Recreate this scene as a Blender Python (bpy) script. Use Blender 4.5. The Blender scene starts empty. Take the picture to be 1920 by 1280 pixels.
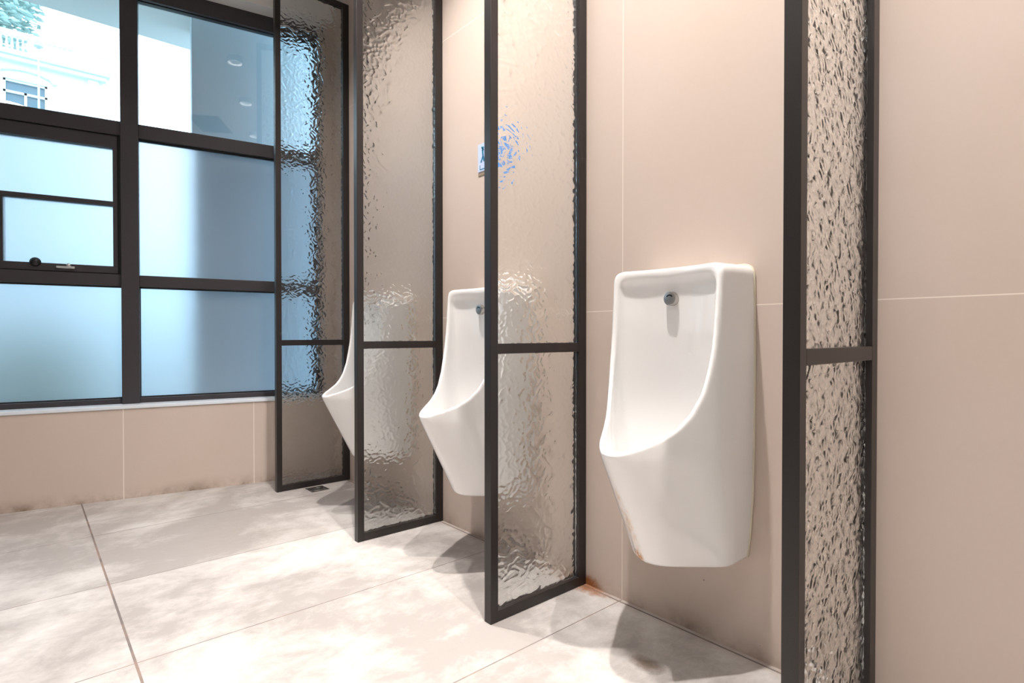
import bpy, bmesh, math, random
import numpy as np
from mathutils import Vector, Matrix

S = bpy.context.scene
C = S.collection
PI = math.pi
random.seed(7)

# ------------------------------------------------------------------ camera, light, exposure
EYE = 0.8374            # camera height
DW = 1.4256             # camera distance to the urinal wall (plane y = 0)
cam_d = bpy.data.cameras.new('camera'); cam = bpy.data.objects.new('camera', cam_d); C.objects.link(cam)
cam.location = (0, -DW, EYE)
cam.rotation_euler = (math.radians(90 - 0.60), 0, math.radians(48.94))
cam_d.sensor_width = 36; cam_d.lens = 19.697
cam_d.clip_start = 0.02; cam_d.clip_end = 300
S.camera = cam
S.view_settings.view_transform = 'Standard'
S.view_settings.look = 'None'
S.view_settings.exposure = 0.10
S.view_settings.gamma = 1
S.view_settings.use_curve_mapping = False

LAMP_BAY = 26.0          # watts, downlight over each bay
LAMP_ROOM = 5.5        # watts, other downlights of the room
LAMP_COL = (1.0, 0.93, 0.88)
SKY = 5.0
w = bpy.data.worlds.new('daylight'); S.world = w; w.use_nodes = True
nt = w.node_tree; nt.nodes.clear()
out = nt.nodes.new('ShaderNodeOutputWorld'); bg = nt.nodes.new('ShaderNodeBackground')
tc = nt.nodes.new('ShaderNodeTexCoord'); sx = nt.nodes.new('ShaderNodeSeparateXYZ'); rp = nt.nodes.new('ShaderNodeValToRGB')
nt.links.new(tc.outputs['Generated'], sx.inputs[0]); nt.links.new(sx.outputs['Z'], rp.inputs['Fac'])
rp.color_ramp.elements[0].position = 0.0; rp.color_ramp.elements[0].color = (0.30, 0.52, 0.66, 1)
rp.color_ramp.elements[1].position = 0.20; rp.color_ramp.elements[1].color = (0.70, 0.86, 1.0, 1)
nt.links.new(rp.outputs[0], bg.inputs['Color']); bg.inputs['Strength'].default_value = SKY
nt.links.new(bg.outputs[0], out.inputs[0])

# ------------------------------------------------------------------ node helpers
class N:
    """tiny wrapper to write node graphs briefly"""
    def __init__(s, name):
        s.m = bpy.data.materials.new(name); s.m.use_nodes = True
        s.t = s.m.node_tree; s.t.nodes.clear()
        s.out = s.t.nodes.new('ShaderNodeOutputMaterial')
        s.b = s.t.nodes.new('ShaderNodeBsdfPrincipled'); s.link(s.b.outputs[0], s.out.inputs[0])
        s.tc = None
    def link(s, a, b): s.t.links.new(a, b)
    def coord(s, which='Object'):
        if not s.tc: s.tc = s.t.nodes.new('ShaderNodeTexCoord')
        return s.tc.outputs[which]
    def xyz(s, v=None):
        n = s.t.nodes.new('ShaderNodeSeparateXYZ'); s.link(v or s.coord(), n.inputs[0]); return n.outputs
    def math(s, op, a, b=None, clamp=False):
        n = s.t.nodes.new('ShaderNodeMath'); n.operation = op; n.use_clamp = clamp
        for i, v in enumerate((a, b)):
            if v is None: continue
            if isinstance(v, (int, float)): n.inputs[i].default_value = v
            else: s.link(v, n.inputs[i])
        return n.outputs[0]
    def map(s, v, scale=(1, 1, 1), loc=(0, 0, 0)):
        n = s.t.nodes.new('ShaderNodeMapping'); s.link(v, n.inputs[0])
        n.inputs['Scale'].default_value = scale; n.inputs['Location'].default_value = loc; return n.outputs[0]
    def noise(s, scale, detail=4, rough=0.55, v=None, dist=0.0):
        n = s.t.nodes.new('ShaderNodeTexNoise'); s.link(v or s.coord(), n.inputs['Vector'])
        n.inputs['Scale'].default_value = scale; n.inputs['Detail'].default_value = detail
        n.inputs['Roughness'].default_value = rough; n.inputs['Distortion'].default_value = dist
        return n.outputs[0]
    def ramp(s, v, *stops):
        n = s.t.nodes.new('ShaderNodeValToRGB'); s.link(v, n.inputs[0]); e = n.color_ramp.elements
        while len(e) < len(stops): e.new(0.5)
        for i, (p, c) in enumerate(stops):
            e[i].position = p
            e[i].color = (c, c, c, 1) if isinstance(c, (int, float)) else (*c, 1)
        return n.outputs[0]
    def mix(s, f, a, b, mode='MIX'):
        n = s.t.nodes.new('ShaderNodeMix'); n.data_type = 'RGBA'; n.blend_type = mode
        for i, v in ((0, f), (6, a), (7, b)):
            if isinstance(v, (int, float)): n.inputs[i].default_value = v if i == 0 else (v, v, v, 1)
            elif isinstance(v, tuple): n.inputs[i].default_value = (*v, 1)
            else: s.link(v, n.inputs[i])
        return n.outputs[2]
    def bump(s, h, strength, dist=0.001, norm=None):
        n = s.t.nodes.new('ShaderNodeBump'); s.link(h, n.inputs['Height'])
        n.inputs['Strength'].default_value = strength; n.inputs['Distance'].default_value = dist
        if norm: s.link(norm, n.inputs['Normal'])
        s.link(n.outputs[0], s.b.inputs['Normal']); return n.outputs[0]
    def set(s, **k):
        for a, v in k.items():
            i = s.b.inputs[a.replace('_', ' ')]
            if hasattr(v, 'is_output') or isinstance(v, bpy.types.NodeSocket): s.link(v, i)
            elif isinstance(v, tuple): i.default_value = (*v, 1) if len(v) == 3 else v
            else: i.default_value = v
        return s

def simple(name, col, rough=0.5, metal=0.0, **k):
    n = N(name); n.set(Base_Color=col, Roughness=rough, Metallic=metal, **k); return n.m

def line_mask(n, v, period, offset, width):
    """1 on lines of the given width repeating every period, at offset"""
    a = n.math('SUBTRACT', v, offset)
    a = n.math('DIVIDE', a, period)
    r = n.math('ROUND', a)
    d = n.math('ABSOLUTE', n.math('SUBTRACT', a, r))
    d = n.math('MULTIPLY', d, period)
    return n.math('LESS_THAN', d, width / 2)

def blob(n, xs, ys, cx, cy, rx, ry, soft=None):
    dx = n.math('DIVIDE', n.math('SUBTRACT', xs, cx), rx); dy = n.math('DIVIDE', n.math('SUBTRACT', ys, cy), ry)
    d2 = n.math('ADD', n.math('MULTIPLY', dx, dx), n.math('MULTIPLY', dy, dy))
    if soft is not None: d2 = n.math('ADD', d2, soft)
    return n.math('SUBTRACT', 1.0, d2, clamp=True)

TILE = (0.600, 0.500, 0.430)
def wall_tile(name, px, ox, wx, rust=False):
    n = N(name); o = n.xyz()
    big = n.noise(1.6, 3, 0.5); fine = n.noise(60, 3, 0.6)
    col = n.mix(n.ramp(big, (0.35, 0.0), (0.7, 1.0)), TILE, (0.63, 0.535, 0.475))
    col = n.mix(n.math('MULTIPLY', fine, 0.12), col, (0.44, 0.34, 0.28))
    # grime that creeps up a few centimetres from the floor
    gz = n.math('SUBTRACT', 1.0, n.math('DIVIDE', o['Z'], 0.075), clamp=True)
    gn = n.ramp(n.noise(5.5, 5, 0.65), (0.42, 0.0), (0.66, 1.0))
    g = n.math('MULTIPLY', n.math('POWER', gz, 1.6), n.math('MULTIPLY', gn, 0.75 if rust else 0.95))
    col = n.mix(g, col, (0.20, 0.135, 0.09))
    if rust:
        rx = n.noise(34, 4, 0.7)
        rb = blob(n, o['X'], o['Z'], -1.25, 0.0, 0.10, 0.055, n.math('MULTIPLY', rx, 1.0))
        col = n.mix(n.math('MULTIPLY', rb, 2.2, clamp=True), col, (0.34, 0.13, 0.045))
        # a few dark specks on the tile under the basin
        vo = n.t.nodes.new('ShaderNodeTexVoronoi'); vo.inputs['Scale'].default_value = 26
        n.link(n.coord(), vo.inputs['Vector'])
        sp = n.math('LESS_THAN', vo.outputs['Distance'], 0.055)
        sp = n.math('MULTIPLY', sp, n.math('GREATER_THAN', n.noise(9, 2), 0.56))
        sp = n.math('MULTIPLY', sp, n.math('LESS_THAN', o['Z'], 0.30))
        col = n.mix(n.math('MULTIPLY', sp, 0.8), col, (0.10, 0.07, 0.05))
    l = n.math('MAXIMUM', line_mask(n, o['X'], px, ox, wx), line_mask(n, o['Z'], 1.238, 0.917, 0.0026))
    col = n.mix(n.math('MULTIPLY', l, 0.85), col, (0.86, 0.78, 0.70))
    n.set(Base_Color=col, Roughness=0.36, Specular_IOR_Level=0.38)
    return n.m

def floor_mat():
    n = N('stone_floor_tile'); o = n.xyz()
    v = n.coord()
    warp = n.map(v, (0.8, 1.0, 1))
    a = n.noise(1.25, 6, 0.62, warp, 0.5)
    b = n.noise(5.5, 8, 0.78, n.map(v, (1.6, 0.9, 1), (3.1, 1.7, 0)), 0.3)
    c = n.noise(70, 3, 0.7)
    # each slab has its own shade
    ix = n.math('FLOOR', n.math('DIVIDE', n.math('ADD', o['X'], 1.105), 0.6))
    iy = n.math('FLOOR', n.math('DIVIDE', n.math('ADD', o['Y'], 1.2156), 1.2))
    cmb = n.t.nodes.new('ShaderNodeCombineXYZ'); n.link(ix, cmb.inputs[0]); n.link(iy, cmb.inputs[1])
    wn = n.t.nodes.new('ShaderNodeTexWhiteNoise'); wn.noise_dimensions = '3D'; n.link(cmb.outputs[0], wn.inputs['Vector'])
    shade = n.math('MULTIPLY', wn.outputs['Value'], 0.16)
    k = n.ramp(n.math('ADD', a, n.math('MULTIPLY', n.math('SUBTRACT', b, 0.5), 0.55)), (0.36, 0.0), (0.62, 1.0))
    # the slabs nearest the window are toned darker and greyer than the rest
    far_slabs = n.math('LESS_THAN', o['X'], -2.305)
    k = n.math('SUBTRACT', k, n.math('ADD', shade, n.math('MULTIPLY', far_slabs, 0.30)), clamp=True)
    col = n.mix(k, (0.35, 0.325, 0.31), (0.68, 0.66, 0.64))
    col = n.mix(n.math('MULTIPLY', c, 0.22), col, (0.42, 0.37, 0.33))
    # wet dirt spots
    wob = n.math('MULTIPLY', n.noise(22, 4, 0.7), 0.9)
    d1 = blob(n, o['X'], o['Y'], -0.845, -0.235, 0.075, 0.050, wob)
    d2 = blob(n, o['X'], o['Y'], -0.88, -0.47, 0.28, 0.22, wob)
    d3 = blob(n, o['X'], o['Y'], -2.48, -0.62, 0.55, 0.42, wob)
    d4 = blob(n, o['X'], o['Y'], -1.02, -0.62, 0.20, 0.14, wob)
    col = n.mix(n.math('MULTIPLY', d1, 2.0, clamp=True), col, (0.20, 0.16, 0.13))
    for d, s in ((d2, 0.30), (d3, 0.35), (d4, 0.45)):
        col = n.mix(n.math('MULTIPLY', d, s), col, (0.30, 0.245, 0.21))
    # dirt along the window wall and the urinal wall
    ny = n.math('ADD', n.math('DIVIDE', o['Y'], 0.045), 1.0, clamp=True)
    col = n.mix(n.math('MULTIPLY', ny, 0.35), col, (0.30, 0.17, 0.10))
    rr = blob(n, o['X'], o['Y'], -1.245, -0.02, 0.16, 0.06, n.math('MULTIPLY', n.noise(40, 4, 0.7), 1.0))
    col = n.mix(n.math('MULTIPLY', rr, 1.8, clamp=True), col, (0.36, 0.15, 0.06))
    l = n.math('MAXIMUM', line_mask(n, o['X'], 0.6, -1.105, 0.0034), line_mask(n, o['Y'], 1.2, -1.2156, 0.0065))
    col = n.mix(n.math('MULTIPLY', l, 0.85), col, n.mix(n.ramp(n.noise(8, 2), (0.45, 0.0), (0.6, 1.0)), (0.12, 0.10, 0.09), (0.24, 0.16, 0.12)))
    n.set(Base_Color=col, Roughness=n.ramp(b, (0.3, 0.42), (0.7, 0.62)), Specular_IOR_Level=0.35)
    n.bump(n.math('ADD', c, n.math('MULTIPLY', l, -2.0)), 0.25, 0.0006)
    return n.m

def hammered_glass():
    n = N('hammered_glass')
    n.set(Base_Color=(0.975, 0.99, 0.98), Roughness=0.05, IOR=1.50, Transmission_Weight=1.0)
    n.bump(n.noise(260, 2), 0.35, 0.0006)
    return n.m

M = {}
M['wall_a'] = wall_tile('beige_wall_tile', 1.2, -1.105, 0.0022, rust=True)
M['wall_b'] = wall_tile('beige_wall_tile_window_side', 0.61, -0.04, 0.0040)
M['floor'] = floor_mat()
M['paint'] = simple('grey_plaster', (0.55, 0.52, 0.50), 0.8)
M['ceil'] = simple('ceiling_paint', (0.80, 0.79, 0.77), 0.9)
nn = N('dark_bronze_metal'); nn.set(Base_Color=nn.mix(nn.noise(300, 2), (0.014, 0.011, 0.011), (0.026, 0.021, 0.020)), Roughness=0.36, Metallic=0.0, Specular_IOR_Level=0.45)
nn.bump(nn.noise(700, 1), 0.15, 0.0003); M['metal'] = nn.m
nn = N('window_frame_metal'); nn.set(Base_Color=nn.mix(nn.noise(240, 2), (0.030, 0.027, 0.031), (0.055, 0.049, 0.054)), Roughness=0.42, Specular_IOR_Level=0.45); M['wframe'] = nn.m
M['gasket'] = simple('black_gasket', (0.01, 0.01, 0.012), 0.5)
M['hammer'] = hammered_glass()
M['clear'] = simple('coated_clear_glass', (0.86, 0.95, 0.98), 0.0, 0.0, IOR=1.85, Transmission_Weight=1.0)
nn = N('frosted_window_glass'); nn.set(Base_Color=(0.48, 0.56, 0.62), Roughness=0.40, IOR=1.45, Transmission_Weight=0.82); M['frost'] = nn.m
M['sill'] = simple('white_sill_stone', (0.74, 0.80, 0.86), 0.30)
M['chrome'] = simple('worn_chrome', (0.50, 0.48, 0.46), 0.34, 1.0)
M['alu'] = simple('brushed_aluminium', (0.62, 0.62, 0.62), 0.38, 1.0)
M['steel'] = simple('dull_drain_steel', (0.28, 0.27, 0.26), 0.35, 1.0)
M['eye'] = simple('black_sensor_window', (0.006, 0.006, 0.008), 0.12)
M['caulk'] = simple('cream_sealant', (0.72, 0.66, 0.52), 0.5)
M['ceramic'] = simple('white_ceramic', (0.93, 0.925, 0.92), 0.10, 0.0, Coat_Weight=0.3)

def stained_ceramic():
    n = N('white_ceramic_with_rust_stain'); o = n.xyz()
    no = n.noise(55, 5, 0.75, n.map(n.coord(), (1, 1, 0.28)))
    # streak down the front left edge of the apron and a spot at its foot
    cx = n.math('SUBTRACT', -0.012, n.math('MULTIPLY', n.math('SUBTRACT', o['Z'], 0.28), 0.05))
    dx = n.math('DIVIDE', n.math('SUBTRACT', o['X'], cx), 0.022)
    dz = n.math('DIVIDE', n.math('SUBTRACT', o['Z'], 0.38), 0.13)
    s = n.math('SUBTRACT', 1.0, n.math('ADD', n.math('MULTIPLY', dx, dx), n.math('MULTIPLY', dz, dz)), clamp=True)
    out_ = n.math('LESS_THAN', o['Y'], -0.15)
    s = n.math('MULTIPLY', n.math('MULTIPLY', s, out_), n.ramp(no, (0.38, 0.0), (0.62, 1.0)))
    f = n.math('MULTIPLY', blob(n, o['X'], o['Z'], -0.020, 0.268, 0.020, 0.026), out_)
    f = n.math('MULTIPLY', f, n.ramp(n.noise(120, 3), (0.32, 0.0), (0.50, 1.0)))
    col = n.mix(n.math('MULTIPLY', s, 0.75), (0.93, 0.925, 0.92), (0.72, 0.45, 0.22))
    col = n.mix(n.math('MULTIPLY', f, 1.1, clamp=True), col, (0.55, 0.24, 0.06))
    n.set(Base_Color=col, Roughness=0.10, Coat_Weight=0.3); return n.m
M['ceramic_stained'] = stained_ceramic()

# ------------------------------------------------------------------ mesh helpers
def tag(o, label=None, cat=None, group=None, kind=None):
    if label: o['label'] = label
    if cat: o['category'] = cat
    if group: o['group'] = group
    if kind: o['kind'] = kind
    return o
def link(name, me, mat, parent=None, smooth=False):
    o = bpy.data.objects.new(name, me); C.objects.link(o)
    if mat: me.materials.append(mat)
    if smooth:
        for p in me.polygons: p.use_smooth = True
    if parent: o.parent = parent
    return o
def empty(name, loc=(0, 0, 0), rz=0.0):
    o = bpy.data.objects.new(name, None); C.objects.link(o); o.location = loc; o.rotation_euler = (0, 0, rz); o.empty_display_size = 0.1
    return o
def bm_box(bm, a, b):
    vs = [bm.verts.new((x, y, z)) for z in (a[2], b[2]) for y in (a[1], b[1]) for x in (a[0], b[0])]
    fs = [bm.faces.new([vs[i] for i in f]) for f in ((0, 2, 3, 1), (4, 5, 7, 6), (0, 1, 5, 4), (2, 6, 7, 3), (0, 4, 6, 2), (1, 3, 7, 5))]
    return vs, fs
def boxes(name, mat, parent, *bs, bevel=0.0, seg=2):
    bm = bmesh.new()
    for a, b in bs:
        a2 = tuple(min(p, q) for p, q in zip(a, b)); b2 = tuple(max(p, q) for p, q in zip(a, b))
        bm_box(bm, a2, b2)
    if bevel: bmesh.ops.bevel(bm, geom=list(bm.edges), offset=bevel, segments=seg, affect='EDGES', profile=0.5)
    me = bpy.data.meshes.new(name); bm.to_mesh(me); bm.free()
    o = link(name, me, mat, parent)
    return o
def lathe(name, mat, parent, prof, n=40, axis='Z', loc=(0, 0, 0)):
    """prof: list of (radius, height)"""
    bm = bmesh.new(); rings = []
    for r, h in prof:
        if r < 1e-6: rings.append([bm.verts.new((0, 0, h))])
        else: rings.append([bm.verts.new((r * math.cos(2 * PI * i / n), r * math.sin(2 * PI * i / n), h)) for i in range(n)])
    for A, B in zip(rings, rings[1:]):
        if len(A) == 1 and len(B) == 1: continue
        for i in range(n):
            j = (i + 1) % n
            if len(A) == 1: bm.faces.new((A[0], B[j], B[i]))
            elif len(B) == 1: bm.faces.new((A[i], A[j], B[0]))
            else: bm.faces.new((A[i], A[j], B[j], B[i]))
    bmesh.ops.recalc_face_normals(bm, faces=bm.faces)
    if axis == '-Y': bmesh.ops.rotate(bm, verts=bm.verts, cent=(0, 0, 0), matrix=Matrix.Rotation(PI / 2, 3, 'X'))
    bmesh.ops.translate(bm, verts=bm.verts, vec=loc)
    me = bpy.data.meshes.new(name); bm.to_mesh(me); bm.free()
    o = link(name, me, mat, parent, True); o.data.set_sharp_from_angle(angle=math.radians(35)); return o
def tube(name, mat, parent, pts, r, n=10, flat=1.0):
    bm = bmesh.new(); rings = []
    P = [Vector(p) for p in pts]
    for i, p in enumerate(P):
        t = (P[min(i + 1, len(P) - 1)] - P[max(i - 1, 0)]).normalized()
        up = Vector((0, 1, 0)) if abs(t.y) < 0.9 else Vector((1, 0, 0))
        a = t.cross(up).normalized(); b = a.cross(t).normalized()
        rings.append([bm.verts.new(p + a * r * math.cos(2 * PI * k / n) + b * r * flat * math.sin(2 * PI * k / n)) for k in range(n)])
    for A, B in zip(rings, rings[1:]):
        for k in range(n): bm.faces.new((A[k], A[(k + 1) % n], B[(k + 1) % n], B[k]))
    bm.faces.new(rings[0]); bm.faces.new(rings[-1])
    bmesh.ops.recalc_face_normals(bm, faces=bm.faces)
    me = bpy.data.meshes.new(name); bm.to_mesh(me); bm.free()
    return link(name, me, mat, parent, True)
def struct(o): o['kind'] = 'structure'; return o

# ------------------------------------------------------------------ window wall frame (skewed by 10.5 degrees)
TH = math.radians(10.5)
BX, BY = -3.46, 0.42 - DW               # a point of the wall's inner face at the floor
def wall_frame(name):                   # local x runs along the wall to the corner, local y points outdoors
    return empty(name, (BX, BY, 0), PI / 2 - TH)
# local +x = (sin TH, cos TH), local +y = (-cos TH, sin TH) : outwards
NB, SN = 3.4786, 0.2176                 # camera's distance from that face, and its foot along the wall
OFF = 0.10                              # how deep the window sits in the reveal
def ws(s): return SN + (s - SN) * (NB + OFF) / NB
def wz(z): return EYE + (z - EYE) * (NB + OFF) / NB

ZC = 2.90
# ------------------------------------------------------------------ the room
XR, YB = 2.3, -3.9
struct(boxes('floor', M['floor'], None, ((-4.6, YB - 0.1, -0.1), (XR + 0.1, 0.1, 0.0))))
struct(boxes('wall_right', M['wall_a'], None, ((-3.40, 0.0, 0.0), (XR + 0.1, 0.12, ZC))))
struct(boxes('wall_behind', M['paint'], None, ((XR, YB, 0.0), (XR + 0.1, 0.0, ZC))))
struct(boxes('wall_back', M['paint'], None, ((-4.6, YB - 0.1, 0.0), (XR + 0.1, YB, ZC))))
struct(boxes('ceiling', M['ceil'], None, ((-4.6, YB - 0.1, ZC), (XR + 0.1, 0.12, ZC + 0.1))))
S1 = ws(0.935); S0 = ws(-2.78)           # window opening along the wall
ZS, ZH = 0.466, wz(2.661)
wb = boxes('wall_left', M['wall_b'], None,
           ((-3.1, 0, 0.0), (1.045, 0.22, ZS)), ((-3.1, 0, ZH), (1.045, 0.22, ZC)),
           ((-3.1, 0, ZS), (S0, 0.22, ZH)), ((S1, 0, ZS), (1.045, 0.22, ZH)))
wb.location = (BX, BY, 0); wb.rotation_euler = (0, 0, PI / 2 - TH); struct(wb)
# upper part of that wall is plastered, not tiled
wp = boxes('trim_1', M['ceil'], None, ((-3.1, -0.003, ZH), (1.030, 0.0, ZC)), ((S0, -0.003, ZH - 0.004), (S1, 0.0995, ZH))); wp.location = wb.location; wp.rotation_euler = wb.rotation_euler; struct(wp)
sl = boxes('trim_2', M['sill'], None, ((S0, -0.006, ZS - 0.004), (S1, 0.20, ZS + 0.013)), bevel=0.002)
sl.location = wb.location; sl.rotation_euler = wb.rotation_euler; struct(sl)

# ------------------------------------------------------------------ window_1
win = wall_frame('window_1'); struct(win)
F0, F1 = OFF, OFF + 0.07                 # frame front and back (local y)
z_bot = ZS + 0.013
zb1, zl0, zl1, zu0, zu1, zh0 = wz(0.515), wz(1.090), wz(1.149), wz(1.856), wz(1.927), wz(2.575)
mul_s = [(-1.885, -1.81), (-0.965, -0.890), (-0.043, 0.033)]
frames = []
boxes('window_frame', M['wframe'], win, ((S0, F0, z_bot), (S1, F1, zb1)), ((S0, F0, zh0), (S1, F1, ZH)), ((S1 - 0.03, F0, zb1), (S1, F1, zh0)), ((S0, F0, zb1), (S0 + 0.03, F1, zh0)), bevel=0.0015)
for a, b in mul_s:
    boxes('mullion', M['wframe'], win, ((ws(a), F0 - 0.022, z_bot), (ws(b), F1, ZH - 0.0)), bevel=0.002)
bays = [(S0 + 0.03, ws(-1.885)), (ws(-1.81), ws(-0.965)), (ws(-0.890), ws(-0.043)), (ws(0.033), S1 - 0.03)]
GY = OFF + 0.035
for i, (a, b) in enumerate(bays):
    boxes('transom', M['wframe'], win, ((a, F0, zl0), (b, F1, zl1)), bevel=0.0015)
    boxes('transom', M['wframe'], win, ((a, F0, zu0), (b, F1, zu1)), bevel=0.0015)
    # thin dark gaskets against the glass
    boxes('glazing_bead', M['gasket'], win, ((a, GY - 0.012, zb1), (b, GY + 0.012, zb1 + 0.006)), ((a, GY - 0.012, zl0 - 0.007), (b, GY + 0.012, zl0)),
          ((a, GY - 0.012, zu1), (b, GY + 0.012, zu1 + 0.004)), ((a, GY - 0.012, zh0 - 0.004), (b, GY + 0.012, zh0)), ((a, GY - 0.012, zb1), (a + 0.004, GY + 0.012, zl0)))
    g = boxes('frosted_pane', M['frost'], win, ((a, GY, zb1), (b, GY + 0.008, zl0)))
    g = boxes('clear_pane', M['clear'], win, ((a, GY, zu1), (b, GY + 0.008, zh0)))
    if i != 2:
        boxes('frosted_pane', M['frost'], win, ((a, GY, zl1), (b, GY + 0.008, zu0)))
        boxes('glazing_bead', M['gasket'], win, ((a, GY - 0.012, zu0 - 0.008), (b, GY + 0.012, zu0)))
a, b = bays[2]
# opening light with a glazing bar, an upper pane and two lower ones
sash = boxes('window_sash', M['wframe'], win,
    ((a + 0.004, F0 + 0.012, zl1 + 0.004), (b - 0.015, F1 - 0.005, wz(1.190))),
    ((a + 0.004, F0 + 0.012, wz(1.791)), (b - 0.015, F1 - 0.005, zu0 - 0.004)),
    ((a + 0.004, F0 + 0.012, wz(1.190)), (ws(-0.86), F1 - 0.005, wz(1.791))),
    ((ws(-0.078), F0 + 0.012, wz(1.190)), (b - 0.015, F1 - 0.005, wz(1.791))),
    ((ws(-0.86), F0 + 0.016, wz(1.497)), (ws(-0.078), F1 - 0.008, wz(1.520))),
    ((ws(-0.53), F0 + 0.016, wz(1.190)), (ws(-0.503), F1 - 0.008, wz(1.497))), bevel=0.0012)
boxes('frosted_pane', M['frost'], sash, ((ws(-0.86), GY, wz(1.520)), (ws(-0.078), GY + 0.008, wz(1.791))))
boxes('frosted_pane', M['frost'], sash, ((ws(-0.503), GY, wz(1.190)), (ws(-0.078), GY + 0.008, wz(1.497))))
boxes('frosted_pane', M['frost'], sash, ((ws(-0.86), GY, wz(1.190)), (ws(-0.53), GY + 0.008, wz(1.497))))
boxes('glazing_bead', M['gasket'], win, ((b - 0.015, F0 + 0.02, zl1), (b, F1, zu0)), ((a, F0 + 0.02, zl1), (b, F1, zl1 + 0.004)), ((a, F0 + 0.02, zu0 - 0.004), (b, F1, zu0)))
# pull handle and the round cam of the latch on the sash's bottom rail
la = boxes('pull_handle', M['alu'], sash, ((ws(-0.307), F0 + 0.002, wz(1.1665)), (ws(-0.232), F0 + 0.013, wz(1.1785))), bevel=0.004, seg=3)
la['label'] = 'small aluminium pull handle'
def dome(name, mat, par, s, z, r, y):
    o = lathe(name, mat, par, [(r, 0), (r * 0.98, r * .25), (r * .8, r * .6), (r * .45, r * .88), (0, r)], 28, '-Y', (s, y, z)); return o
lc = dome('latch_cam', M['gasket'], sash, ws(-0.385), wz(1.192), 0.023, F0 + 0.014); lc['label'] = 'round black latch cam'
ld = dome('latch_tip', M['alu'], sash, ws(-0.258), wz(1.183), 0.011, F0 + 0.012)

# ------------------------------------------------------------------ partitions of hammered glass
PT = 0.030; PH = 2.742; PD = 0.413
def pebbled_panel(name, mat, parent, xb, xf, y0, y1, z0, z1, seed):
    """pane with a pebbled front: shallow domes over scattered cells, flat back"""
    rs = np.random.RandomState(seed)
    cy, cz, amp = 0.0180, 0.0140, 0.0043
    step = 0.0023
    ny = int(round((y1 - y0) / step)) + 1; nz = int(round((z1 - z0) / step)) + 1
    Y, Z = np.meshgrid(np.linspace(y0, y1, ny), np.linspace(z0, z1, nz), indexing='ij')
    # bend the lattice a little so that the cells do not line up
    Yw = Y + 0.006 * np.sin(Z * 61 + 1.3 * np.sin(Y * 47)) + 0.003 * np.sin(Z * 143); Zw = Z + 0.005 * np.sin(Y * 83 + 2 * np.sin(Z * 31))
    ky = int((y1 - y0) / cy) + 8; kz = int((z1 - z0) / cz) + 8
    jit = rs.uniform(-0.42, 0.42, (ky, kz, 2)); hgt = rs.uniform(0.8, 1.25, (ky, kz))
    gy = (Yw - y0) / cy + 3; gz = (Zw - z0) / cz + 3
    iy = np.floor(gy).astype(int); iz = np.floor(gz).astype(int)
    acc = np.zeros_like(Y); k = 14.0
    for a in range(-2, 3):
        for b in range(-2, 3):
            jy = np.clip(iy + a, 0, ky - 1); jz = np.clip(iz + b, 0, kz - 1)
            d2 = ((gy - (jy + 0.5 + jit[jy, jz, 0])) ** 2 + (gz - (jz + 0.5 + jit[jy, jz, 1])) ** 2) * hgt[jy, jz]
            acc += np.exp(-k * d2)
    H_ = -np.log(acc + 1e-9) / k
    X = xf - amp * np.clip(H_, 0, 0.9)
    nv = ny * nz
    front = np.stack([X.ravel(), Y.ravel(), Z.ravel()], 1)
    idx = np.arange(nv).reshape(ny, nz)
    q = np.stack([idx[:-1, :-1], idx[1:, :-1], idx[1:, 1:], idx[:-1, 1:]], -1).reshape(-1, 4)
    # rim loop down to a flat back
    loop = list(idx[:, 0]) + list(idx[-1, 1:]) + list(idx[-2::-1, -1]) + list(idx[0, -2:0:-1])
    back = front[loop].copy(); back[:, 0] = xb
    nb = len(loop); lb = np.arange(nb) + nv
    V = np.concatenate([front, back])
    F = q.tolist() + [[int(loop[(i + 1) % nb]), int(loop[i]), int(lb[i]), int(lb[(i + 1) % nb])] for i in range(nb)]
    F.append([int(v) for v in lb[::-1]])
    me = bpy.data.meshes.new(name); me.from_pydata(V.tolist(), [], F); me.update()
    o = link(name, me, mat, parent)
    sm = np.zeros(len(me.polygons), bool); sm[:len(q)] = True; me.polygons.foreach_set('use_smooth', sm)
    se = me.attributes.get('sharp_edge') or me.attributes.new('sharp_edge', 'BOOLEAN', 'EDGE')
    ev = np.empty(len(me.edges) * 2, dtype=np.int32); me.edges.foreach_get('vertices', ev); ev = ev.reshape(-1, 2)
    isl = np.zeros(len(V), bool); isl[loop] = True; isl[nv:] = True
    se.data.foreach_set('value', isl[ev[:, 0]] & isl[ev[:, 1]])
    return o
def partition_proto():
    r = empty('glass_partition')
    B = 0.0012
    def part(name, a, b): return boxes(name, M['metal'], r, (a, b), bevel=B)
    part('front_post', (-PT, -PD, 0), (0, -PD + 0.028, PH))
    part('wall_post', (-PT, -0.036, 0), (0, -0.0005, PH))
    part('bottom_rail', (-PT, -PD + 0.028, 0.001), (0, -0.036, 0.032))
    part('middle_rail', (-PT, -PD + 0.028, 0.784), (0, -0.036, 0.814))
    part('top_rail', (-PT, -PD + 0.028, 2.714), (0, -0.036, PH))
    for z0, z1 in ((0.032, 0.784), (0.814, 2.714)):
        g = pebbled_panel('glass_panel', M['hammer'], r, -0.0195, -0.0120, -PD + 0.028, -0.036, z0, z1, 5 if z0 < 0.5 else 9)
        g['label'] = 'pebbled clear glass'
    return r
def copy_tree(o, parent=None):
    c = o.copy(); C.objects.link(c)
    if parent: c.parent = parent
    for ch in list(o.children): copy_tree(ch, c)
    return c
p0 = partition_proto()
PG = 'glass partitions between the urinals'
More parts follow.
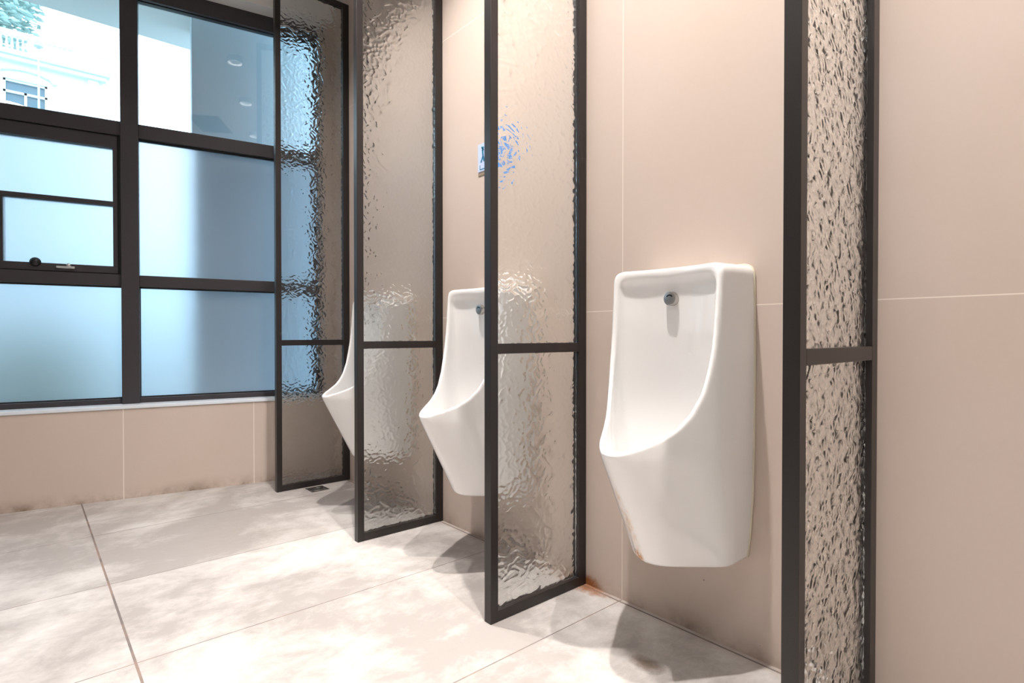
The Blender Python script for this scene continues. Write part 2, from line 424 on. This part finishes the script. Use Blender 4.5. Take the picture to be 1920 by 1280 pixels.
spots = [(-0.4035, 'nearest floor-to-top partition, seen nearly edge-on as a narrow strip of pebbled glass, right of the nearest urinal'),
         (-1.2555, 'partition of pebbled glass with rust at its foot, left of the nearest urinal'),
         (-2.1105, 'partition of pebbled glass between the middle urinal and the farthest urinal'),
         (-3.070, 'partition beside the window, its pebbled glass tinted blue, floor drain at its foot')]
for i, (x, lab) in enumerate(spots):
    o = p0 if i == 0 else copy_tree(p0)
    o.location = (x, 0, 0.0); tag(o, lab, 'partition', PG)

# ------------------------------------------------------------------ urinal (implicit surface meshed on a grid)
def ip(z, *pts):
    return np.interp(z, [p[0] for p in pts], [p[1] for p in pts])
RZ = [(0.20, .60), (0.45, .52), (0.540, .420), (0.552, .392), (0.560, .374), (0.57, .350), (0.58, .324), (0.60, .282), (0.62, .255), (0.65, .230), (0.70, .206), (0.75, .192), (0.80, .180), (0.85, .172), (0.90, .167), (0.95, .163), (1.02, .158), (1.1, .155)]
def smooth_tab(pts, width=31):
    zs = np.linspace(pts[0][0], pts[-1][0], 700); v = ip(zs, *pts)
    k = np.hanning(width); k /= k.sum(); vp = np.pad(v, width // 2, mode='edge'); v = np.convolve(vp, k, 'valid'); return zs, v
rz_t = smooth_tab(RZ, 17)
cz_t = smooth_tab([(0.30, .150), (0.36, .10), (0.42, .075), (0.5, .068), (0.65, .088), (0.75, .101), (0.85, .110), (0.936, .114), (0.985, .120), (1.01, .126), (1.1, .135)])
w_t = smooth_tab([(0.2, .150), (0.26, .155), (0.32, .161), (0.42, .167), (0.55, .170), (0.75, .171), (0.95, .170), (1.1, .168)])
p_t = smooth_tab([(0.2, .196), (0.25, .228), (0.32, .264), (0.545, .382), (0.575, .387), (1.1, .387)])
# plan outline of the basin (half width over depth, both as fractions), as a polar table
PLAN = [(0.0, 1.0), (0.08, .992), (.151, .972), (.264, .900), (.325, .845), (.415, .756), (.506, .670), (.611, .570), (.70, .488), (.77, .424), (.868, .320), (.92, .250), (.96, .180), (.985, .11), (1.0, 0.0)]
_q = np.array([p[0] for p in PLAN]); _x = np.array([p[1] for p in PLAN])
_ph = np.arctan2(_q, _x); _R = np.hypot(_q, _x)
ph_t = np.linspace(-0.3, PI / 2 + 0.3, 600)
_Rv = np.where(ph_t < 0, 1 / np.cos(np.minimum(ph_t, 0)), np.interp(np.where(ph_t > PI / 2, PI - ph_t, ph_t), _ph, _R))
_k = np.hanning(41); _k /= _k.sum(); _Rs = np.convolve(np.pad(_Rv, 20, mode='edge'), _k, 'valid')
def plan_L(ax, q):
    """1 on the outline; below q = 0 the sides run straight back to the wall"""
    ph = np.arctan2(np.maximum(q, 0), np.maximum(ax, 1e-9))
    return np.where(q > 0, np.hypot(ax, q) / np.interp(ph, ph_t, _Rs), ax / np.interp(0.0, ph_t, _Rs))
def smax(a, b, k):
    h = np.maximum(k - np.abs(a - b), 0) / k
    return np.maximum(a, b) + h * h * k * 0.25
def urinal_f(x, d, z):
    r = np.interp(z, *rz_t); c = np.interp(z, *cz_t); wd = np.interp(z, *w_t); P = np.interp(z, *p_t)
    ax = np.abs(x)
    d0 = 0.12 * P / 0.387
    body = (plan_L(ax / wd, (d - d0) / (P - d0)) - 1) * 0.15
    f = smax(body, z - 1.019 + 0.03 * (d - .1), 0.030)
    f = smax(f, 0.252 - z, 0.016)
    tt = np.clip((z - 0.62) / 0.23, 0, 1); tt = tt * tt * (3 - 2 * tt)
    r2 = r - 0.030 * np.maximum(0, 1 - (ax / 0.155) ** 2) * tt
    op = (d - r2) * 0.75
    f = smax(f, op, 0.007)
    # bowl
    t = 0.012
    Lh = (plan_L(ax / (wd - t), (d - d0) / (P - t * 1.3 - d0)) - 1) * 0.14
    dm = np.minimum(r + 0.002, 0.17)
    lo = np.maximum(dm - c, 0.004)
    ql = np.maximum(dm - d, 0) / lo
    Ll = ((ax / (wd - t)) ** 2.1 + ql ** 2.1 + 1e-12) ** (1 / 2.1)
    g = (Ll - 1) * np.minimum(lo * 1.3, 0.1)
    g = smax(g, Lh, 0.02)
    g = smax(g, z - 1.010, 0.05)
    g = smax(g, 0.345 - z, 0.09)
    f = smax(f, -g, 0.0070)
    f = np.maximum(f, -d)
    return f
def surface_net(fn, lo, hi, h):
    n = [int(round((b - a) / h)) + 1 for a, b in zip(lo, hi)]
    ax = [lo[i] + h * np.arange(n[i]) for i in range(3)]
    G = np.meshgrid(*ax, indexing='ij'); V = fn(*G)
    neg = V < 0
    cn = [k - 1 for k in n]
    acc = np.zeros((*cn, 3)); cnt = np.zeros(cn)
    quads = []
    edges = []
    for a in range(3):
        s0 = [slice(None)] * 3; s1 = [slice(None)] * 3
        s0[a] = slice(0, -1); s1[a] = slice(1, None)
        cross = neg[tuple(s0)] != neg[tuple(s1)]
        I = np.argwhere(cross)
        v0 = V[tuple(s0)][cross]; v1 = V[tuple(s1)][cross]
        t = v0 / (v0 - v1)
        P = I.astype(float); P[:, a] += t
        b, c = [k for k in range(3) if k != a]
        for db in (0, -1):
            for dc in (0, -1):
                J = I.copy(); J[:, b] += db; J[:, c] += dc
                ok = np.all(J >= 0, 1) & np.all(J < np.array(cn), 1)
                np.add.at(acc, tuple(J[ok].T), P[ok]); np.add.at(cnt, tuple(J[ok].T), 1)
        edges.append((a, b, c, I, neg[tuple(s0)][cross]))
    act = cnt > 0
    idx = -np.ones(cn, int); idx[act] = np.arange(act.sum())
    pts = acc[act] / cnt[act][:, None] * h + np.array(lo)
    for a, b, c, I, ng in edges:
        ok = (I[:, b] > 0) & (I[:, c] > 0) & (I[:, b] < cn[b]) & (I[:, c] < cn[c])
        I = I[ok]; ng = ng[ok]
        q = []
        for db, dc in ((0, 0), (-1, 0), (-1, -1), (0, -1)):
            J = I.copy(); J[:, b] += db; J[:, c] += dc; q.append(idx[tuple(J.T)])
        Q = np.stack(q, 1)
        flip = ng if a != 1 else ~ng
        Q[flip] = Q[flip][:, ::-1]
        quads.append(Q)
    Q = np.concatenate(quads)
    # pull the vertices onto the surface
    e = 0.0006
    for _ in range(3):
        x, y, z = pts.T; f = fn(x, y, z)
        gx = (fn(x + e, y, z) - fn(x - e, y, z)) / (2 * e); gy = (fn(x, y + e, z) - fn(x, y - e, z)) / (2 * e); gz = (fn(x, y, z + e) - fn(x, y, z - e)) / (2 * e)
        g2 = gx * gx + gy * gy + gz * gz + 0.02
        st = np.clip(f / g2, -h, h) * 0.8
        st = st[:, None] * np.stack([gx, gy, gz], 1)
        ln = np.linalg.norm(st, axis=1, keepdims=True); st *= np.minimum(1, 0.4 * h / np.maximum(ln, 1e-9))
        pts = pts - st
    return pts, Q
def urinal_mesh():
    pts, Q = surface_net(urinal_f, (-0.190, -0.0115, 0.243), (0.190, 0.405, 1.035), 0.0045)
    P = np.stack([pts[:, 0], -pts[:, 1], pts[:, 2]], 1)
    P[:, 1] = np.minimum(P[:, 1], -0.0004)
    me = bpy.data.meshes.new('urinal_body')
    me.vertices.add(len(P)); me.vertices.foreach_set('co', P.ravel())
    me.loops.add(Q.size); me.loops.foreach_set('vertex_index', Q.ravel().astype(np.int32))
    me.polygons.add(len(Q)); me.polygons.foreach_set('loop_start', np.arange(0, Q.size, 4, dtype=np.int32))
    me.update(calc_edges=True); me.validate()
    bm = bmesh.new(); bm.from_mesh(me); bmesh.ops.recalc_face_normals(bm, faces=bm.faces)
    for _ in range(2): bmesh.ops.smooth_vert(bm, verts=[v for v in bm.verts if v.co.y < -0.004], factor=0.35, use_axis_x=True, use_axis_y=True, use_axis_z=True)
    bm.to_mesh(me); bm.free()
    return me
def urinal_proto():
    r = empty('wall_urinal')
    me = urinal_mesh(); body = link('ceramic_body', me, M['ceramic'], r, True)
    # sensor knob: a short chrome barrel standing out of the back of the bowl
    zc, yc = 0.936, -float(np.interp(0.936, *cz_t))
    s = lathe('flush_sensor', M['chrome'], r, [(0, -0.012), (0.0165, -0.012), (0.0190, -0.004), (0.0190, 0.012), (0.0182, 0.0150), (0.0160, 0.0158), (0, 0.0158)], 48, '-Y', (0, yc, zc))
    s['label'] = 'round chrome flush sensor'
    # dark curved sensor slot on its face
    bm = bmesh.new(); prev = None; K = 14
    for k in range(K + 1):
        t = math.radians(35 + 110 * k / K)
        pr = [Vector((math.cos(t) * rr, yy, math.sin(t) * rr - 0.001)) for rr in (0.0085, 0.0118) for yy in (-0.0150, -0.0162)]
        ring = [bm.verts.new(p + Vector((0, yc, zc))) for p in (pr[0], pr[1], pr[3], pr[2])]
        if prev:
            for j in range(4): bm.faces.new((prev[j], prev[(j + 1) % 4], ring[(j + 1) % 4], ring[j]))
        else: bm.faces.new(ring)
        prev = ring
    bm.faces.new(prev); bmesh.ops.recalc_face_normals(bm, faces=bm.faces)
    m2 = bpy.data.meshes.new('sensor_eye'); bm.to_mesh(m2); bm.free(); link('sensor_eye', m2, M['eye'], s)
    # bead of sealant where the ceramic meets the wall
    def edge(ang):      # outline of the ceramic next to the wall, along a ray from its middle
        lo_, hi_ = 0.05, 0.6
        for _ in range(30):
            m_ = (lo_ + hi_) / 2
            v = float(urinal_f(np.array(m_ * math.cos(ang)), np.array(0.004), np.array(0.64 + m_ * math.sin(ang))))
            if v < 0: lo_ = m_
            else: hi_ = m_
        return (lo_ * math.cos(ang), -0.0030, 0.64 + lo_ * math.sin(ang))
    a1 = math.atan2(1.012 - 0.64, 0.170); a0 = -math.atan2(0.64 - 0.262, 0.152)
    angs = list(np.linspace(a0, a1 - 0.06, 40)) + list(np.linspace(a1 - 0.055, a1 + 0.16, 34)) + list(np.linspace(a1 + 0.17, PI / 2, 8))
    R = [edge(a_) for a_ in angs]
    path = R + [(-x, y, z) for x, y, z in R[::-1][1:]]
    tube('sealant_bead', M['caulk'], r, path, 0.0036, 8)
    return r
u0 = urinal_proto()
UG = 'wall-hung urinals'
us = [(-0.850, 'nearest wall-hung white urinal, fully in view, with a rust streak at its lower left edge'),
      (-1.680, 'middle wall-hung white urinal, right side cut off by a dark post'),
      (-2.535, 'farthest wall-hung white urinal, only its front lip showing beside a dark post')]
for i, (x, lab) in enumerate(us):
    o = u0 if i == 0 else copy_tree(u0)
    o.location = (x, 0, 0); tag(o, lab, 'urinal', UG)
# the nearest one keeps a body mesh of its own for its rust stain
for ch in u0.children:
    if ch.name.startswith('ceramic_body'):
        ch.data = ch.data.copy(); ch.data.materials[0] = M['ceramic_stained']

# ------------------------------------------------------------------ notice on the wall above the middle urinal
sg = empty('wall_notice', (-1.742, 0, 1.568))
M['notice'] = simple('pale_notice_plastic', (0.52, 0.62, 0.86), 0.3)
M['notice_blue'] = simple('blue_notice_print', (0.05, 0.25, 0.66), 0.35)
M['notice_teal'] = simple('teal_notice_print', (0.0, 0.16, 0.30), 0.35)
M['tape'] = simple('brown_tape', (0.30, 0.23, 0.17), 0.5)
boxes('backing_plate', M['notice'], sg, ((-0.105, -0.004, -0.057), (0.105, -0.0004, 0.057)), bevel=0.001)
boxes('blue_panel', M['notice_blue'], sg, ((-0.052, -0.0048, -0.050), (0.100, -0.0040, 0.050)))
# little standing figure at the left of the plate, with a box line under it
bm = bmesh.new()
def strip(bm, pts, wd_, y0=-0.0050, y1=-0.0041):
    for (x0, z0), (x1, z1) in zip(pts, pts[1:]):
        d = Vector((x1 - x0, 0, z1 - z0)).normalized(); n_ = Vector((-d.z, 0, d.x)) * wd_ / 2
        a_, b_ = Vector((x0, 0, z0)), Vector((x1, 0, z1))
        c4 = [a_ + n_, a_ - n_, b_ - n_, b_ + n_]
        f0 = [bm.verts.new((p.x, y0, p.z)) for p in c4]; f1 = [bm.verts.new((p.x, y1, p.z)) for p in c4]
        bm.faces.new(f0); bm.faces.new(f1[::-1])
        for k in range(4): bm.faces.new((f0[k], f0[(k + 1) % 4], f1[(k + 1) % 4], f1[k]))
strip(bm, [(-0.078, 0.036), (-0.072, 0.040), (-0.068, 0.034), (-0.072, 0.028)], 0.012)
strip(bm, [(-0.073, 0.030), (-0.070, 0.004), (-0.062, -0.018)], 0.009)
strip(bm, [(-0.070, 0.004), (-0.084, -0.020)], 0.007)
strip(bm, [(-0.090, -0.030), (-0.090, -0.048), (-0.058, -0.048)], 0.003)
bmesh.ops.recalc_face_normals(bm, faces=bm.faces)
me = bpy.data.meshes.new('printed_figure'); bm.to_mesh(me); bm.free(); link('printed_figure', me, M['notice_teal'], sg)
boxes('tape_remnant', M['tape'], sg, ((-0.104, -0.0025, -0.072), (-0.060, -0.0004, -0.062)))
tag(sg, 'small pale blue notice with blue figure on the wall, half behind a dark partition post', 'sign')

# ------------------------------------------------------------------ floor drain at the foot of the partition by the window
dr = empty('floor_drain', (-2.999, -0.223, 0.0), math.radians(1))
boxes('drain_frame', M['steel'], dr, ((-0.047, -0.048, 0.0002), (-0.038, 0.048, 0.0022)), ((0.038, -0.048, 0.0002), (0.047, 0.048, 0.0022)), ((-0.038, -0.048, 0.0002), (0.038, -0.039, 0.0022)), ((-0.038, 0.039, 0.0002), (0.038, 0.048, 0.0022)))
M['pit'] = simple('dark_drain_pit', (0.05, 0.045, 0.04), 0.5)
boxes('drain_well', M['pit'], dr, ((-0.038, -0.039, 0.0002), (0.038, 0.039, 0.0008)))
lathe('drain_cover', M['steel'], dr, [(0.0, 0.0032), (0.010, 0.0030), (0.012, 0.0018), (0.018, 0.0018), (0.020, 0.0032), (0.030, 0.0030), (0.034, 0.0022), (0.035, 0.0008)], 36)
tag(dr, 'small square metal drain set in the floor at the foot of the farthest partition', 'drain')

# ------------------------------------------------------------------ ceiling: downlights, air vent, smoke detector
def lamp_mat():
    n = N('lamp_diffuser'); n.set(Base_Color=(0.9, 0.9, 0.9), Roughness=0.4)
    n.b.inputs['Emission Color'].default_value = (*LAMP_COL, 1); n.b.inputs['Emission Strength'].default_value = 0.6
    return n.m
M['diff'] = lamp_mat(); M['white'] = simple('white_fitting_paint', (0.85, 0.85, 0.84), 0.4)
M['vent'] = simple('dark_vent_metal', (0.06, 0.06, 0.065), 0.5)
def downlight(x, y, watts, lab, group, rad=0.035, spread=114):
    k = rad / 0.035
    r = empty('ceiling_downlight', (x, y, ZC))
    lathe('trim_ring', M['white'], r, [(0.056 * k, 0.0), (0.056 * k, -0.034), (0.053 * k, -0.038), (0.050 * k, -0.038), (0.046 * k, -0.034), (0.042 * k, -0.003)], 36)
    lathe('lens', M['diff'], r, [(0.0, -0.002), (0.042 * k, -0.002), (0.042 * k, -0.0005)], 36)
    L = bpy.data.lights.new('downlight_beam', 'AREA'); L.shape = 'DISK'; L.size = rad * (1.2 if rad < 0.05 else 2); L.energy = watts; L.color = LAMP_COL; L.spread = math.radians(spread)
    lo = bpy.data.objects.new('downlight_beam', L); C.objects.link(lo); lo.parent = r; lo.location = (0, 0, -0.008)
    tag(r, lab, 'ceiling light', group); return r
YL = -0.606
for x, lab in ((0.06, 'recessed round downlight over the bay nearest the camera'), (-0.83, 'recessed round downlight over the nearest urinal'),
               (-1.69, 'recessed round downlight over the middle urinal'), (-2.47, 'recessed round downlight over the farthest urinal')):
    downlight(x, YL, LAMP_BAY * (0.42 if x < -2 else 1.0), lab, 'downlights over the urinals')
for x, y, lab in ((-0.9, -2.6, 'recessed round downlight in the middle of the room, nearer the window'), (-0.2, -2.2, 'recessed round downlight in the middle of the room, behind the camera'),
                  (1.4, -1.0, 'recessed round downlight near the wall behind the camera')):
    downlight(x, y, LAMP_ROOM, lab, 'downlights in the middle of the room', 0.12, 160)
vt = empty('ceiling_vent', (-0.95, -0.99, ZC), math.radians(10))
boxes('vent_frame', M['vent'], vt, ((-0.22, -0.14, -0.008), (0.22, -0.12, 0)), ((-0.22, 0.12, -0.008), (0.22, 0.14, 0)), ((-0.22, -0.12, -0.008), (-0.20, 0.12, 0)), ((0.20, -0.12, -0.008), (0.22, 0.12, 0)))
boxes('vent_backing', M['gasket'], vt, ((-0.20, -0.12, -0.002), (0.20, 0.12, 0)))
for k in range(9): boxes('vent_slat', M['vent'], vt, ((-0.20, -0.112 + k * 0.026, -0.006), (0.20, -0.104 + k * 0.026, -0.002)))
tag(vt, 'dark rectangular ceiling air vent, mirrored in the upper window pane', 'vent')

# ------------------------------------------------------------------ outdoors
M['pave'] = simple('outdoor_paving', (0.20, 0.24, 0.235), 0.9)
M['render'] = simple('white_facade_render', (0.80, 0.82, 0.82), 0.9)
M['pier'] = simple('grey_outdoor_pier', (0.74, 0.84, 0.92), 0.9)
M['fglass'] = simple('dark_facade_window_glass', (0.10, 0.17, 0.21), 0.15)
struct(boxes('ground', M['pave'], None, ((-70, -40, -0.35), (-4.75, 40, -0.30))))
pier = boxes('masonry_pier', M['pier'], None, ((0.28, 0.50, -0.30), (2.5, 0.95, 5.0)), bevel=0.01)
pier.location = (BX, BY, 0); pier.rotation_euler = (0, 0, PI / 2 - TH); tag(pier, 'tall grey masonry pier standing outdoors behind the right part of the window', 'pier')
# mansion across the street, its front parallel to y at x = -34
XF = -34.0
bd = empty('white_mansion', (XF, 0, -0.30))
def bpart(name, mat, *bs, par=None, bevel=0.0): return boxes(name, mat, par or bd, *[((a[0], a[1], a[2] + 0.30), (b[0], b[1], b[2] + 0.30)) for a, b in bs], bevel=bevel)
wins = [(-2.06, -0.52, 10.2, 12.43), (-6.2, -4.66, 10.2, 12.43), (-2.06, -0.52, 4.6, 7.6), (-6.2, -4.66, 4.6, 7.6), (-2.06, -0.52, 0.9, 3.4), (-6.2, -4.66, 0.9, 3.4)]
bpart('facade_wall', M['render'], ((-6, -16, -0.3), (-0.25, 1.6, 13.25)), ((-0.25, -16, 12.43), (0, 1.6, 13.25)), ((-0.25, -16, 7.6), (0, 1.6, 10.2)), ((-0.25, -16, 3.4), (0, 1.6, 4.6)), ((-0.25, -16, -0.3), (0, 1.6, 0.9)),
      *[((-0.25, a_, z0), (0, b_, z1)) for z0, z1 in ((10.2, 12.43), (4.6, 7.6), (0.9, 3.4)) for a_, b_ in ((-16, -6.2), (-4.66, -2.06), (-0.52, 1.6))])
bpart('cornice', M['render'], ((-0.1, -16, 13.20), (0.30, 1.7, 13.40)), ((-0.1, -16, 13.40), (0.45, 1.85, 13.62)), bevel=0.02)
bpart('pilaster', M['render'], ((0.0, 0.98, -0.3), (0.14, 1.40, 13.2)), bevel=0.01)
bpart('balustrade_rail', M['render'], ((0.05, -8, 14.28), (0.35, 1.7, 14.50)), ((0.05, 0.45, 13.62), (0.35, 0.95, 14.28)), bevel=0.015)
bal_me = None
for k in range(28):
    y = 0.30 - k * 0.185
    if bal_me is None:
        b0 = lathe('baluster', M['render'], bd, [(0.05, 0), (0.05, .05), (0.03, .09), (0.06, .22), (0.055, .30), (0.028, .46), (0.03, .56), (0.05, .61), (0.05, .66)], 14); bal_me = b0
        o = b0
    else:
        o = bal_me.copy(); C.objects.link(o)
    o.location = (0.2, y, 13.62 + 0.30)
for (y0, y1, z0, z1) in wins:
    wfr = bpart('facade_window', M['render'], ((-0.22, y0, z0), (-0.08, y0 + 0.09, z1)), ((-0.22, y1 - 0.09, z0), (-0.08, y1, z1)), ((-0.22, y0, z1 - 0.09), (-0.08, y1, z1)), ((-0.22, y0, z0), (-0.08, y1, z0 + 0.09)),
                ((-0.22, y0, z1 - 0.60), (-0.08, y1, z1 - 0.50)), ((-0.22, (y0 + y1) / 2 - 0.05, z0), (-0.08, (y0 + y1) / 2 + 0.05, z1 - 0.5)))
    bpart('window_glass', M['fglass'], ((-0.21, y0 + 0.05, z0 + 0.05), (-0.19, y1 - 0.05, z1 - 0.05)), par=wfr)
# arched hood mould over the upper window
pts = [(0.06, -1.29 + 1.05 * math.cos(t), 12.52 + 0.30 + 0.42 * math.sin(t)) for t in np.linspace(0.05, PI - 0.05, 24)]
tube('arched_hood_moulding', M['render'], bd, pts, 0.09, 8)
tag(bd, 'white mansion with a balustrade across the street, seen washed out through the upper left pane', 'building')
# street lamp
lp = empty('street_lamp', (-30.0, -0.90, -0.30))
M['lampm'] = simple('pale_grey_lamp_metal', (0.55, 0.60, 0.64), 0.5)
k30 = 30.0 / 34.0
zl = EYE + (14.2 - EYE) * k30 + 0.30
lathe('lamp_pole', M['lampm'], lp, [(0.12, 0), (0.12, 0.4), (0.06, 0.5), (0.035, zl - 0.3), (0.035, zl - 0.02)], 14)
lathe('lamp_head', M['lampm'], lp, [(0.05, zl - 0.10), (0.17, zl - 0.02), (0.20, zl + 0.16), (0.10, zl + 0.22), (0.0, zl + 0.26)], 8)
tag(lp, 'pale street lamp on a thin pole in front of the white mansion', 'street lamp')
# foliage
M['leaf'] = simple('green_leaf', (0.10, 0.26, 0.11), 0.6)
M['leaf2'] = simple('flare_paled_leaf', (0.42, 0.56, 0.52), 0.6)  # flare over the distant crown is put into this leaf colour
M['bark'] = simple('bark', (0.16, 0.12, 0.09), 0.9)
def leaves(name, mat, parent, cen, rad, n, size, seed):
    rnd = random.Random(seed); vs = []; fs = []
    for _ in range(n):
        while True:
            p = Vector((rnd.uniform(-1, 1), rnd.uniform(-1, 1), rnd.uniform(-1, 1)))
            if 0.25 < p.length < 1: break
        p = Vector((p.x * rad[0] + cen[0], p.y * rad[1] + cen[1], p.z * rad[2] + cen[2]))
        q = Matrix.Rotation(rnd.uniform(0, 6.28), 3, 'Z') @ Matrix.Rotation(rnd.uniform(-1.1, 1.1), 3, 'X')
        s = size * rnd.uniform(0.6, 1.2); b_ = len(vs)
        for c_ in ((-1, 0, 0), (0, -.45, .12), (1, 0, 0), (0, .45, .12)): vs.append(p + q @ (Vector(c_) * s))
        fs.append((b_, b_ + 1, b_ + 2, b_ + 3))
    me_ = bpy.data.meshes.new(name); me_.from_pydata(vs, [], fs); return link(name, me_, mat, parent)
def shrub(x, y, h, rx, ry, lab, seed):
    r = empty('garden_shrub', (x, y, -0.30))
    leaves('foliage', M['leaf'], r, (0, 0, h * 0.55), (rx, ry, h * 0.48), 1500, 0.07, seed)
    lathe('stem', M['bark'], r, [(0.035, 0.0), (0.025, h * 0.3), (0.012, h * 0.7)], 8)
    tag(r, lab, 'shrub', 'shrubs outside the frosted panes')
shrub(-6.6, -2.65, 1.75, 0.55, 0.75, 'green shrub outdoors behind the lower left frosted pane, farther from the mullion', 3)
shrub(-6.5, -1.35, 1.25, 0.45, 0.45, 'green shrub outdoors behind the lower left frosted pane, nearer to the mullion', 5)
tr = empty('garden_tree', (-44.5, -4.6, -0.30))
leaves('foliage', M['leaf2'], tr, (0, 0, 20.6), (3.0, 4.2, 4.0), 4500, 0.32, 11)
lathe('trunk', M['bark'], tr, [(0.35, 0), (0.25, 10), (0.10, 20)], 10)
tag(tr, 'tall tree behind the white mansion, its washed-out crown showing above the balustrade', 'tree')
